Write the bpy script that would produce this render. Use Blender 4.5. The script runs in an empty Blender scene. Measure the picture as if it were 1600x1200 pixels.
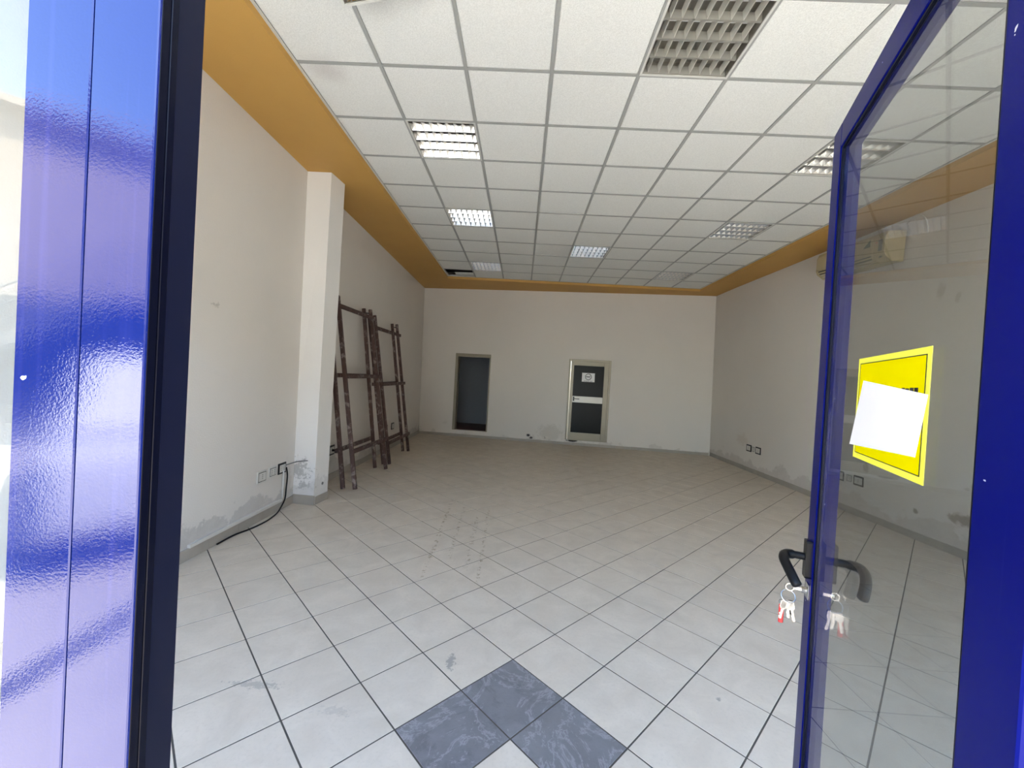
import bpy, bmesh, math, random
from mathutils import Vector, Matrix
random.seed(7)
S = bpy.context.scene
COL = S.collection
V = Vector

# ------------------------------------------------------------------ camera
cam_d = bpy.data.cameras.new('camera'); cam = bpy.data.objects.new('camera', cam_d); COL.objects.link(cam)
S.camera = cam
cam_d.sensor_fit = 'HORIZONTAL'; cam_d.sensor_width = 36.0
cam_d.lens = 639.98 / 1600 * 36.0
cam_d.clip_start = 0.02; cam_d.clip_end = 500
EYE = 1.464
yaw, pit, rol = 0.0226, -0.0131, -0.0569
Rc = Matrix.Rotation(yaw, 3, 'Z') @ Matrix.Rotation(pit, 3, 'X') @ Matrix.Rotation(rol, 3, 'Y')
Mb = Rc @ Matrix(((1, 0, 0), (0, 0, -1), (0, 1, 0)))
cam.matrix_world = Matrix.Translation((0, 0, EYE)) @ Mb.to_4x4()

# ------------------------------------------------------------------ world, sun, exposure
w = bpy.data.worlds.new('sky'); S.world = w; w.use_nodes = True
nt = w.node_tree; bg = nt.nodes['Background']
sky = nt.nodes.new('ShaderNodeTexSky'); sky.sky_type = 'NISHITA'; sky.sun_disc = False
SUN_EL, SUN_AZ = math.radians(56), math.radians(14)      # azimuth from +x towards +y
sky.sun_elevation = SUN_EL; sky.sun_rotation = math.pi / 2 - SUN_AZ
sky.air_density = 1.0; sky.dust_density = 1.6; sky.ozone_density = 1.0
nt.links.new(sky.outputs[0], bg.inputs[0]); bg.inputs[1].default_value = 0.29
sd = bpy.data.lights.new('sun', 'SUN'); sun = bpy.data.objects.new('sun', sd); COL.objects.link(sun)
sd.energy = 5.9; sd.angle = 0.01; sd.color = (1.0, 0.94, 0.85)
sdir = V((math.cos(SUN_EL) * math.cos(SUN_AZ), math.cos(SUN_EL) * math.sin(SUN_AZ), math.sin(SUN_EL)))
sun.rotation_euler = sdir.to_track_quat('Z', 'Y').to_euler()
vs = S.view_settings
S.display_settings.display_device = 'sRGB'
vs.view_transform = 'Standard'; vs.look = 'None'; vs.gamma = 1.0; vs.use_curve_mapping = False
vs.exposure = 3.05

# ------------------------------------------------------------------ material helpers
def newmat(name):
    m = bpy.data.materials.new(name); m.use_nodes = True
    return m, m.node_tree, m.node_tree.nodes['Principled BSDF']
def srgb(r, g, b):
    f = lambda c: (c / 255 / 12.92) if c / 255 <= .04045 else ((c / 255 + .055) / 1.055) ** 2.4
    return (f(r), f(g), f(b), 1)
def N(t, kind, **kw):
    n = t.nodes.new('ShaderNode' + kind)
    for k, v in kw.items(): setattr(n, k, v)
    return n
def L(t, a, b): t.links.new(a, b)
def setin(n, **kw):
    for k, v in kw.items(): n.inputs[k.replace('_', ' ')].default_value = v
def pos(t): return N(t, 'NewGeometry').outputs['Position']
def objc(t): return N(t, 'TexCoord').outputs['Object']
def noise(t, vec, scale, detail=3, rough=.55, dist=0):
    n = N(t, 'TexNoise'); L(t, vec, n.inputs['Vector'])
    n.inputs['Scale'].default_value = scale; n.inputs['Detail'].default_value = detail
    n.inputs['Roughness'].default_value = rough; n.inputs['Distortion'].default_value = dist
    return n.outputs['Fac']
def rng(t, val, a, b, c=0, d=1, smooth=False):
    n = N(t, 'MapRange'); n.interpolation_type = 'SMOOTHSTEP' if smooth else 'LINEAR'
    L(t, val, n.inputs[0]); n.inputs[1].default_value = a; n.inputs[2].default_value = b
    n.inputs[3].default_value = c; n.inputs[4].default_value = d
    return n.outputs[0]
def mixc(t, fac, a, b, blend='MIX'):
    n = N(t, 'Mix'); n.data_type = 'RGBA'; n.blend_type = blend
    for i, v in ((0, fac), (6, a), (7, b)):
        if hasattr(v, 'is_output'): L(t, v, n.inputs[i])
        else: n.inputs[i].default_value = v
    return n.outputs[2]
def math_(t, op, a, b=None):
    n = N(t, 'Math'); n.operation = op
    for i, v in ((0, a), (1, b)):
        if v is None: continue
        if hasattr(v, 'is_output'): L(t, v, n.inputs[i])
        else: n.inputs[i].default_value = v
    return n.outputs[0]
def bump(t, p, h, strength, dist=.01):
    n = N(t, 'Bump'); n.inputs['Strength'].default_value = strength; n.inputs['Distance'].default_value = dist
    L(t, h, n.inputs['Height']); L(t, n.outputs[0], p.inputs['Normal'])
def sepz(t, vec):
    n = N(t, 'SeparateXYZ'); L(t, vec, n.inputs[0]); return n.outputs
def spot(t, vec, c, r, sx=1, sy=1, sz=1, wob=.9, nsc=14, soft=.6):
    """a noisy-edged blotch of radius r at world point c"""
    m = N(t, 'VectorMath'); m.operation = 'SUBTRACT'; L(t, vec, m.inputs[0]); m.inputs[1].default_value = c
    s = N(t, 'VectorMath'); s.operation = 'MULTIPLY'; L(t, m.outputs[0], s.inputs[0]); s.inputs[1].default_value = (1 / sx, 1 / sy, 1 / sz)
    l = N(t, 'VectorMath'); l.operation = 'LENGTH'; L(t, s.outputs[0], l.inputs[0])
    d = math_(t, 'ADD', math_(t, 'DIVIDE', l.outputs['Value'], r), math_(t, 'MULTIPLY', math_(t, 'SUBTRACT', noise(t, vec, nsc, 4, .65), .5), 2 * wob))
    return rng(t, d, 1.05 - soft, 1.05, 1, 0, True)
def simple(name, col, rough=.5, metal=0, spec=.5, var=.06, nscale=20, bmp=0, coat=0):
    m, t, p = newmat(name)
    o = objc(t); n = noise(t, o, nscale, 4)
    c2 = tuple(max(0, x * (1 - 2.2 * var)) for x in col[:3]) + (1,)
    L(t, mixc(t, n, col, c2), p.inputs['Base Color'])
    p.inputs['Roughness'].default_value = rough; p.inputs['Metallic'].default_value = metal
    p.inputs['Specular IOR Level'].default_value = spec
    p.inputs['Coat Weight'].default_value = coat; p.inputs['Coat Roughness'].default_value = .03
    if bmp: bump(t, p, noise(t, o, nscale * 4, 3), bmp, .003)
    return m

def wall_mat(name, base, damp, hgt, dampamt, spots=(), darkspots=()):
    m, t, p = newmat(name)
    g = pos(t); z = sepz(t, g)[2]
    col = mixc(t, noise(t, g, 1.3, 3), base, tuple(x * .94 for x in base[:3]) + (1,))
    col = mixc(t, rng(t, noise(t, g, 14, 5, .7), .58, .75, 0, .12), col, tuple(x * .8 for x in base[:3]) + (1,))
    edge = math_(t, 'SUBTRACT', math_(t, 'ADD', hgt, math_(t, 'MULTIPLY', math_(t, 'SUBTRACT', noise(t, g, 2.6, 6, .68), .5), .75)), z)
    dm = math_(t, 'MULTIPLY', rng(t, edge, 0, .035, 0, 1, True), dampamt)
    dcol = mixc(t, rng(t, noise(t, g, 9, 5, .7), .35, .7), damp, tuple(x * .82 for x in damp[:3]) + (1,))
    col = mixc(t, dm, col, dcol)
    for c, r, sc, k, amt in spots:
        col = mixc(t, math_(t, 'MULTIPLY', spot(t, g, c, r, *sc), amt), col, k)
    L(t, col, p.inputs['Base Color'])
    p.inputs['Roughness'].default_value = .85; p.inputs['Specular IOR Level'].default_value = .25
    h = math_(t, 'ADD', math_(t, 'MULTIPLY', noise(t, g, 95, 3, .6), .55), math_(t, 'MULTIPLY', noise(t, g, 7, 4), .6))
    bump(t, p, h, .45, .006)
    return m

WHITE = (.74, .705, .66, 1)
BLACKS = (.035, .03, .028, 1)
M = {}
M['wall_left'] = wall_mat('left_wall_paint', (.66, .62, .57, 1), (.50, .475, .445, 1), .20, .75,
    spots=[((-2.4, 3.12, 1.905), .035, (1, 1.3, .5, 2.5, 60), (.45, .42, .38, 1), .8), ((-2.4, 4.2, .25), .16, (1, .5, 1.5), (.5, .46, .4, 1), .6)])
M['wall_back'] = wall_mat('back_wall_paint', (.70, .655, .60, 1), (.60, .555, .50, 1), .10, .7,
    spots=[((.235, 9.66, .15), .06, (1, 1, .7), BLACKS, 1), ((.30, 9.65, .10), .04, (1.4, 1, .8), BLACKS, .9), ((.62, 9.6, .13), .04, (1, 1, 1), BLACKS, .8),
           ((1.25, 9.55, .10), .09, (1.6, 1, .35), BLACKS, 1), ((.75, 9.6, .25), .3, (1.2, 1, .8), (.52, .48, .42, 1), .6), ((-1.8, 9.8, .3), .12, (1, 1, 1), (.48, .45, .4, 1), .5)])
M['wall_right'] = wall_mat('right_wall_paint', (.70, .655, .60, 1), (.55, .50, .45, 1), .22, .55,
    spots=[((4.27, 3.97, .36), .14, (1, 1.2, .5), (.25, .19, .15, 1), .75), ((4.27, 4.45, .30), .035, (1, 1, 1), (.22, .19, .16, 1), .8), ((4.27, 5.1, .62), .05, (1, 1, 1.4), (.45, .40, .34, 1), .7),
           ((4.3, 4.35, 2.62), .09, (1, .6, 1.3), (.42, .40, .37, 1), .5), ((4.3, 4.18, 2.52), .06, (1, .6, 1.2), (.42, .40, .37, 1), .5), ((4.3, 3.72, 2.9), .28, (1, .06, 1), (.40, .36, .32, 1), .6),
           ((4.3, 7.9, .55), .2, (1, 1.2, .7), (.60, .53, .46, 1), .6)])
M['pillar'] = wall_mat('pillar_paint', (.76, .735, .70, 1), (.62, .60, .57, 1), .26, .6,
    spots=[((-2.32, 4.33, .36), .10, (1.3, 1, 1.0, 2.6, 30), (.30, .29, .26, 1), .6), ((-2.25, 4.33, .20), .06, (1.5, 1, .7, 2.6, 34), (.30, .29, .26, 1), .55), ((-2.12, 4.44, .2), .02, (1, 1, 1), BLACKS, .8)])

def ochre_mat():
    m, t, p = newmat('ochre_paint'); g = pos(t)
    L(t, mixc(t, noise(t, g, 3, 4), (.56, .32, .085, 1), (.50, .28, .075, 1)), p.inputs['Base Color'])
    p.inputs['Roughness'].default_value = .6; p.inputs['Specular IOR Level'].default_value = .3
    bump(t, p, noise(t, g, 120, 2), .15, .003); return m
M['ochre'] = ochre_mat()

def ceil_tile_mat():
    m, t, p = newmat('mineral_tile'); g = pos(t)
    f = rng(t, noise(t, g, 150, 2, .6), .36, .62)
    col = mixc(t, f, (.70, .695, .665, 1), (.80, .795, .765, 1))
    col = mixc(t, math_(t, 'MULTIPLY', spot(t, g, (-1.52, 2.93, 3.6), .2, 1, 1, 1, .25, 5, 1.0), .36), col, (.42, .35, .33, 1))
    L(t, col, p.inputs['Base Color']); p.inputs['Roughness'].default_value = .95; p.inputs['Specular IOR Level'].default_value = .1
    bump(t, p, f, .25, .003); return m
M['ctile'] = ceil_tile_mat()
M['tbar'] = simple('grid_bar_metal', (.36, .36, .345, 1), .5, 0, .3, .04)

DRIPS = [((-.734, 4.81), (-.629, 2.89), .028), ((-.558, 4.58), (-.50, 3.22), .024), ((-.379, 4.30), (-.34, 3.05), .032), ((-.286, 4.61), (-.229, 2.88), .022)]
def floor_mat(name, c1, c2, veins=False):
    m, t, p = newmat(name); g = pos(t); oi = N(t, 'ObjectInfo').outputs['Random']
    col = mixc(t, rng(t, noise(t, g, 5, 5, .62, .6), .35, .68), c1, c2)
    col = mixc(t, rng(t, noise(t, g, 60, 4, .7), .5, .72, 0, .35), col, tuple(x * .84 for x in c1[:3]) + (1,))
    col = mixc(t, rng(t, oi, 0, 1, 0, .16), col, tuple(x * .86 for x in c2[:3]) + (1,))
    if veins:
        v = noise(t, g, 3.2, 8, .72, 1.6)
        line = rng(t, math_(t, 'ABSOLUTE', math_(t, 'SUBTRACT', v, .5)), 0, .03, .55, 0)
        col = mixc(t, line, col, (.36, .35, .36, 1))
        v2 = noise(t, g, 2.1, 8, .7, 2.2)
        col = mixc(t, rng(t, v2, .5, .62, 0, .45, True), col, (.095, .09, .095, 1))
    else:
        xyz = sepz(t, g); x, y = xyz[0], xyz[1]
        # yellowish drips: four broken streaks, almost parallel
        for (ax, ay), (bx, by), wd in DRIPS:
            dx, dy = bx - ax, by - ay; ln = math.hypot(dx, dy); dx /= ln; dy /= ln
            u = math_(t, 'ADD', math_(t, 'MULTIPLY', math_(t, 'SUBTRACT', x, ax), -dy), math_(t, 'MULTIPLY', math_(t, 'SUBTRACT', y, ay), dx))
            v = math_(t, 'ADD', math_(t, 'MULTIPLY', math_(t, 'SUBTRACT', x, ax), dx), math_(t, 'MULTIPLY', math_(t, 'SUBTRACT', y, ay), dy))
            a = rng(t, math_(t, 'ABSOLUTE', u), wd * .35, wd, 1, 0, True)
            a = math_(t, 'MULTIPLY', a, rng(t, math_(t, 'ABSOLUTE', math_(t, 'SUBTRACT', v, ln / 2)), ln / 2 - .05, ln / 2, 1, 0, True))
            a = math_(t, 'MULTIPLY', a, rng(t, noise(t, g, 22, 5, .8), .535, .59, 0, .7))
            col = mixc(t, a, col, (.20, .145, .075, 1))
        for c, r, s, k in [((-.28, 2.07, 0), .05, (.5, 1.4, 1), .55), ((-1.13, 1.83, 0), .05, (2.6, .5, 1), .4), ((-.72, 1.72, 0), .05, (1.6, .5, 1), .22), ((1.02, 1.95, 0), .015, (1, 1, 1), .6)]:
            a = math_(t, 'MULTIPLY', spot(t, g, c, r, *s, 2.2, 45), k)
            col = mixc(t, a, col, (.16, .155, .15, 1))
    L(t, col, p.inputs['Base Color'])
    L(t, rng(t, noise(t, g, 8, 3), .3, .7, .42, .56), p.inputs['Roughness']); p.inputs['Specular IOR Level'].default_value = .22
    bump(t, p, noise(t, g, 40, 4), .06, .003)
    return m
M['ftile'] = floor_mat('floor_tile_cream', (.545, .475, .385, 1), (.63, .555, .455, 1))
M['fdark'] = floor_mat('floor_tile_grey_marble', (.165, .16, .165, 1), (.21, .205, .21, 1), True)
M['grout'] = simple('grout', (.085, .075, .062, 1), .9)
M['skirt'] = simple('skirting_ceramic', (.40, .36, .305, 1), .45, 0, .4, .12, 6, .1)

def blue_mat(name, spec, coat, rough, d0, d1):
    m, t, p = newmat(name); g = pos(t)
    col = mixc(t, noise(t, g, 6, 4), d0, d1)
    ch = math_(t, 'GREATER_THAN', noise(t, g, 75, 2, .4), .80)
    sc = N(t, 'VectorMath'); sc.operation = 'MULTIPLY'; L(t, g, sc.inputs[0]); sc.inputs[1].default_value = (60, 60, 1.2)
    st = rng(t, noise(t, sc.outputs[0], 1, 3), .6, .75, 0, .25)
    col = mixc(t, st, col, (.025, .03, .16, 1))
    col = mixc(t, ch, col, (.5, .52, .6, 1))
    L(t, col, p.inputs['Base Color']); p.inputs['Roughness'].default_value = rough; p.inputs['Specular IOR Level'].default_value = spec
    p.inputs['Coat Weight'].default_value = coat; p.inputs['Coat Roughness'].default_value = .035
    h = math_(t, 'ADD', noise(t, g, 420, 2), math_(t, 'MULTIPLY', noise(t, g, 12, 2), 2.0))
    bump(t, p, h, .042, .002)
    L(t, p.inputs['Normal'].links[0].from_socket, p.inputs['Coat Normal'])
    return m
M['blue'] = blue_mat('blue_gloss_paint', .0, .9, .3, (.0022, .0075, .070, 1), (.003, .010, .085, 1))
M['blue_door'] = blue_mat('blue_door_paint', .04, .06, .25, (.0015, .0035, .10, 1), (.002, .005, .115, 1))
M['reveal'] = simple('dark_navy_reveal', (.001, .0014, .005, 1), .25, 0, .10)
M['gasket'] = simple('dark_gasket', (.003, .004, .012, 1), .4, 0, .12)

def glass_mat(name, ior, tint=(.93, .96, .95, 1), dirt=.02, k=1.0):
    m = bpy.data.materials.new(name); m.use_nodes = True; t = m.node_tree
    t.nodes.remove(t.nodes['Principled BSDF']); out = t.nodes['Material Output']
    tr = N(t, 'BsdfTransparent'); tr.inputs[0].default_value = tint
    gl = N(t, 'BsdfGlossy'); gl.inputs['Roughness'].default_value = 0.0; gl.inputs[0].default_value = (1, 1, 1, 1)
    lw = N(t, 'LayerWeight'); lw.inputs[0].default_value = .5          # Schlick curve, the same from both sides of the pane
    f0 = ((ior - 1) / (ior + 1)) ** 2 
    fr = math_(t, 'ADD', math_(t, 'MULTIPLY', math_(t, 'POWER', lw.outputs['Facing'], 5.0), (1 - f0) * k), f0 * k)
    a = N(t, 'MixShader'); L(t, fr, a.inputs[0]); L(t, tr.outputs[0], a.inputs[1]); L(t, gl.outputs[0], a.inputs[2])
    df = N(t, 'BsdfDiffuse'); df.inputs[0].default_value = (.6, .6, .58, 1)
    b = N(t, 'MixShader'); L(t, rng(t, noise(t, pos(t), 7, 5, .7), .3, .8, dirt * .4, dirt * 1.6), b.inputs[0])
    L(t, a.outputs[0], b.inputs[1]); L(t, df.outputs[0], b.inputs[2]); L(t, b.outputs[0], out.inputs[0])
    return m
M['glass'] = glass_mat('clear_glass', 1.5)
M['door_glass'] = glass_mat('door_glass', 1.5, (.74, .75, .745, 1), .012, .62)
M['mirror_glass'] = glass_mat('shop_window_glass', 1.52, (.90, .94, .95, 1), .03, .8)
M['darkglass'] = simple('dark_textured_glass', (.005, .0065, .0065, 1), .28, 0, .14, .1, 60, .06)

M['alu'] = simple('champagne_aluminium', (.30, .265, .20, 1), .4, .3, .5, .06, 8)
M['alu_light'] = simple('pale_aluminium', (.50, .48, .44, 1), .38, .3, .5, .05, 8)
M['mirror_alu'] = simple('mirror_aluminium', (.84, .83, .81, 1), .12, 1, .5, .03, 30)
M['fin_alu'] = simple('satin_aluminium_fins', (.42, .415, .40, 1), .3, .5, .5, .03, 30)
M['dull_alu'] = simple('dull_louvre_blade', (.46, .445, .40, 1), .3, .5, .4, .05, 30)
M['dull_fin'] = simple('dull_louvre_fin', (.68, .66, .60, 1), .35, .3, .4, .05, 30)
M['tray'] = simple('tray_reflector', (.33, .31, .27, 1), .4, .5, .5, .08, 9)
M['tube'] = simple('fluorescent_glass', (.85, .85, .84, 1), .25, 0, .5, .02)
M['whiteframe'] = simple('white_enamel', (.66, .65, .61, 1), .4, 0, .4, .05)
M['plastic_black'] = simple('black_plastic', (.006, .0065, .0075, 1), .3, 0, .22, .1)
M['plastic_white'] = simple('white_plastic', (.62, .60, .55, 1), .4, 0, .4, .08)
M['plastic_beige'] = simple('yellowed_plastic', (.50, .41, .24, 1), .4, 0, .4, .08, 6)
M['conduit'] = simple('conduit_plastic', (.62, .60, .56, 1), .5, 0, .4, .05)
M['green'] = simple('dark_green_print', (.02, .05, .035, 1), .5)
M['red'] = simple('red_plastic', (.62, .03, .03, 1), .3)
M['steel'] = simple('bright_steel', (.58, .58, .57, 1), .22, 1, .5, .04)
M['dark_plenum'] = simple('bare_slab', (.06, .055, .05, 1), .95)
M['dark_room_wall'] = simple('unlit_room_wall', (.22, .235, .26, 1), .8)
M['dark_room_floor'] = simple('red_tile_floor', (.10, .035, .025, 1), .5)
M['black_print'] = simple('black_print', (.012, .012, .012, 1), .5)
M['grey_print'] = simple('grey_print', (.08, .08, .08, 1), .6)

def sheet(name, col, trans=.7):
    m, t, p = newmat(name); out = t.nodes['Material Output']
    c = mixc(t, noise(t, objc(t), 25, 3), col, tuple(x * .97 for x in col[:3]) + (1,))
    d = N(t, 'BsdfDiffuse'); L(t, c, d.inputs[0]); tr = N(t, 'BsdfTranslucent'); L(t, c, tr.inputs[0])
    mx = N(t, 'MixShader'); mx.inputs[0].default_value = trans
    L(t, d.outputs[0], mx.inputs[1]); L(t, tr.outputs[0], mx.inputs[2]); L(t, mx.outputs[0], out.inputs[0]); return m
M['yellow'] = sheet('yellow_print', (.97, .91, .0, 1)); M['paper'] = sheet('white_paper', (.97, .97, .97, 1), .12)
M['yellow_edge'] = sheet('pale_yellow_print', (.96, .93, .22, 1))

def wood_mat():
    m, t, p = newmat('stained_scaffold_wood'); o = pos(t)
    col = mixc(t, noise(t, o, 9, 5, .7), (.035, .016, .013, 1), (.095, .05, .04, 1))
    col = mixc(t, rng(t, noise(t, o, 11, 6, .75, .4), .53, .63, 0, .62), col, (.38, .33, .30, 1))
    L(t, col, p.inputs['Base Color']); p.inputs['Roughness'].default_value = .75
    bump(t, p, noise(t, o, 60, 4), .35, .004); return m
M['wood'] = wood_mat()
M['pave'] = simple('pavement_concrete', (.54, .495, .43, 1), .8, 0, .3, .15, 1.5)
M['asphalt'] = simple('asphalt', (.16, .16, .16, 1), .85, 0, .3, .1, 3)
M['kerb'] = simple('drain_channel', (.05, .05, .05, 1), .8)
M['stucco'] = simple('beige_stucco', (.46, .385, .31, 1), .9, 0, .2, .12, 1.2)
M['shade_band'] = simple('facade_shade_tone', (.11, .105, .10, 1), .85, 0, .2, .15, 2)  # dark tone imitating shade low on the mirrored facade
M['railing'] = simple('grey_painted_steel', (.16, .155, .15, 1), .5)
M['carpaint'] = simple('white_car_paint', (.80, .80, .80, 1), .2, 0, .5, .01, 3, 0, 1)
M['carglass'] = simple('car_window_glass', (.02, .025, .03, 1), .05, 0, .6)
M['rubber'] = simple('tyre_rubber', (.02, .02, .02, 1), .8)

# ------------------------------------------------------------------ mesh helpers
class B:
    def __init__(s): s.v = []; s.f = []
    def hexa(s, p):            # 8 points: bottom 0-3 ccw, top 4-7
        n = len(s.v); s.v += [tuple(q) for q in p]
        for f in ((3, 2, 1, 0), (4, 5, 6, 7), (0, 1, 5, 4), (1, 2, 6, 5), (2, 3, 7, 6), (3, 0, 4, 7)): s.f.append(tuple(n + i for i in f))
        return s
    def box(s, x0, x1, y0, y1, z0, z1):
        return s.hexa([(x0, y0, z0), (x1, y0, z0), (x1, y1, z0), (x0, y1, z0), (x0, y0, z1), (x1, y0, z1), (x1, y1, z1), (x0, y1, z1)])
    def prism(s, poly, a, b, axis='z'):   # poly (u,v) ccw extruded a..b along axis
        n = len(s.v); k = len(poly)
        for h in (a, b):
            for u, v in poly:
                s.v.append({'z': (u, v, h), 'x': (h, u, v), 'y': (v, h, u)}[axis])
        s.f.append(tuple(n + i for i in reversed(range(k)))); s.f.append(tuple(n + k + i for i in range(k)))
        for i in range(k):
            j = (i + 1) % k; s.f.append((n + i, n + j, n + k + j, n + k + i))
        return s
    def bar(s, p0, p1, w, h, up=(0, 0, 1), ch=0.0):
        p0, p1 = V(p0), V(p1); d = (p1 - p0).normalized(); u = d.cross(V(up))
        if u.length < 1e-4: u = d.cross(V((1, 0, 0)))
        u.normalize(); v = u.cross(d)
        if ch: prof = [(-w / 2 + ch, -h / 2), (w / 2 - ch, -h / 2), (w / 2, -h / 2 + ch), (w / 2, h / 2 - ch), (w / 2 - ch, h / 2), (-w / 2 + ch, h / 2), (-w / 2, h / 2 - ch), (-w / 2, -h / 2 + ch)]
        else: prof = [(-w / 2, -h / 2), (w / 2, -h / 2), (w / 2, h / 2), (-w / 2, h / 2)]
        n = len(s.v); k = len(prof)
        for p in (p0, p1):
            for a, b in prof: s.v.append(tuple(p + u * a + v * b))
        s.f.append(tuple(n + i for i in reversed(range(k)))); s.f.append(tuple(n + k + i for i in range(k)))
        for i in range(k):
            j = (i + 1) % k; s.f.append((n + i, n + j, n + k + j, n + k + i))
        return s
    def tube(s, pts, r, seg=8, closed=False):
        pts = [V(p) for p in pts]; m = len(pts); rr = r if isinstance(r, (list, tuple)) else [r] * m
        n = len(s.v); prev = None
        for i, p in enumerate(pts):
            if closed: d = pts[(i + 1) % m] - pts[i - 1]
            else: d = pts[min(i + 1, m - 1)] - pts[max(i - 1, 0)]
            d.normalize()
            u = (prev - d * prev.dot(d)) if prev is not None else d.cross(V((0, 0, 1)) if abs(d.z) < .9 else V((1, 0, 0)))
            u.normalize(); prev = u; v = d.cross(u)
            for k in range(seg):
                a = 2 * math.pi * k / seg; s.v.append(tuple(p + (u * math.cos(a) + v * math.sin(a)) * rr[i]))
        for i in range(m if closed else m - 1):
            j = (i + 1) % m
            for k in range(seg):
                q = (k + 1) % seg; s.f.append((n + i * seg + k, n + i * seg + q, n + j * seg + q, n + j * seg + k))
        if not closed:
            s.f.append(tuple(n + k for k in reversed(range(seg)))); s.f.append(tuple(n + (m - 1) * seg + k for k in range(seg)))
        return s
def smoothpath(pts, n=6):
    pts = [V(p) for p in pts]; out = []
    for i in range(len(pts) - 1):
        p0 = pts[max(i - 1, 0)]; p1 = pts[i]; p2 = pts[i + 1]; p3 = pts[min(i + 2, len(pts) - 1)]
        for k in range(n):
            t = k / n
            out.append(.5 * ((2 * p1) + (p2 - p0) * t + (2 * p0 - 5 * p1 + 4 * p2 - p3) * t * t + (3 * p1 - p0 - 3 * p2 + p3) * t ** 3))
    out.append(pts[-1]); return out
def circ(c, r, ax='y', n=20):
    c = V(c); e = {'y': (V((1, 0, 0)), V((0, 0, 1))), 'x': (V((0, 1, 0)), V((0, 0, 1))), 'z': (V((1, 0, 0)), V((0, 1, 0)))}[ax]
    return [c + e[0] * r * math.cos(2 * math.pi * k / n) + e[1] * r * math.sin(2 * math.pi * k / n) for k in range(n)]

def mkmesh(b, name, mat, bevel=0, smooth=False):
    me = bpy.data.meshes.new(name); me.from_pydata(b.v, [], b.f)
    bm = bmesh.new(); bm.from_mesh(me); bmesh.ops.recalc_face_normals(bm, faces=bm.faces)
    if bevel: bmesh.ops.bevel(bm, geom=list(bm.edges), offset=bevel, segments=1, affect='EDGES', profile=.5)
    bm.to_mesh(me); bm.free()
    if smooth:
        for p in me.polygons: p.use_smooth = True
    me.materials.append(M[mat] if isinstance(mat, str) else mat)
    return me
def obj(name, b, mat, parent=None, bevel=0, smooth=False, loc=None):
    me = b if isinstance(b, bpy.types.Mesh) else mkmesh(b, name, mat, bevel, smooth)
    o = bpy.data.objects.new(name, me); COL.objects.link(o)
    if parent: o.parent = parent
    if loc: o.location = loc
    return o
def tag(o, label=None, cat=None, group=None, kind=None):
    for k, v in (('label', label), ('category', cat), ('group', group), ('kind', kind)):
        if v: o[k] = v
    return o
def empty(name, loc=(0, 0, 0), rotz=0, **kw):
    o = bpy.data.objects.new(name, None); COL.objects.link(o); o.location = loc; o.rotation_euler = (0, 0, rotz)
    o.empty_display_size = .1
    return tag(o, **kw)
def struct(name, b, mat, label=None, **kw):
    o = obj(name, b, mat, **kw); return tag(o, label, kind='structure')
def copy_tree(o, parent=None):
    c = o.copy(); COL.objects.link(c)
    if parent is not None: c.parent = parent
    for ch in list(o.children): copy_tree(ch, c)
    return c

# ------------------------------------------------------------------ room geometry
ZC, ZS, ZT = 3.6017, 3.5517, 3.95          # ceiling grid, soffit, slab above
YF = 0.40                                  # storefront plane
BL, BR = V((-2.436, 9.965, 0)), V((4.28, 9.219, 0))
dB = (BR - BL).normalized(); nB = V((-dB.y, dB.x, 0)); LB = (BR - BL).length
GX, GY = -1.1118, 2.8711                   # grid origin
T = .3358; TH = .78882; F0 = V((.0391, 2.1251, 0))
eA = V((math.sin(TH), math.cos(TH), 0)) * T; eB = V((-math.cos(TH), math.sin(TH), 0)) * T

# --- walls
def slab(p, out, th=.12):
    """quad p (4 points, bottom a,b top b,a) thickened along out"""
    o = V(out).normalized() * th; a, b, c, d = [V(q) for q in p]
    return B().hexa([a, b, b + o, a + o, d, c, c + o, d + o])
wl = struct('wall_left', slab([(-2.375, YF, 0), (-2.375, 4.40, 0), (-2.412, 4.40, ZT), (-2.412, YF, ZT)], (-1, 0, 0)), 'wall_left', 'off-white plastered left wall beside the entrance with damp patches low down')
obj('rear_section', slab([(-2.436, 4.40, 0), (-2.436, 10.0, 0), (-2.49, 10.05, ZT), (-2.436, 4.40, ZT)], (-1, 0, 0)), 'wall_left', wl)
wr = struct('wall_right', slab([(4.28, YF, 0), (4.28, 9.30, 0), (4.21, 9.30, ZT), (4.42, YF, ZT)], (1, 0, 0)), 'wall_right', 'off-white plastered right wall under the air conditioner')
D1, D2 = (.86, 1.68, .155, 1.975), (3.545, 4.504, .13, 2.0)
def lb(b, s0, s1, t0, t1, z0, z1):
    P = lambda s, t, z: BL + dB * s + nB * t + V((0, 0, z))
    return b.hexa([P(s0, t0, z0), P(s1, t0, z0), P(s1, t1, z0), P(s0, t1, z0), P(s0, t0, z1), P(s1, t0, z1), P(s1, t1, z1), P(s0, t1, z1)])
b = B()
lb(b, -.1, D1[0], 0, .15, 0, ZT); lb(b, D1[1], D2[0], 0, .15, 0, ZT); lb(b, D2[1], LB + .1, 0, .15, 0, ZT)
for D in (D1, D2): lb(b, D[0], D[1], 0, .15, 0, D[2]); lb(b, D[0], D[1], 0, .15, D[3], ZT)
struct('wall_back', b, 'wall_back', 'off-white back wall with two small doorways raised above the floor')
PILT = [(-2.50, 4.352), (-2.150, 4.356), (-2.122, 4.62), (-2.5, 4.62)]
PILB = [(-2.50, 4.325), (-2.135, 4.292), (-2.105, 4.535), (-2.5, 4.535)]
struct('wall_pillar', B().hexa([(x, y, 0) for x, y in PILB] + [(x, y, ZS + .02) for x, y in PILT]), 'pillar', 'white plastered square pillar standing out from the left wall')

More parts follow.
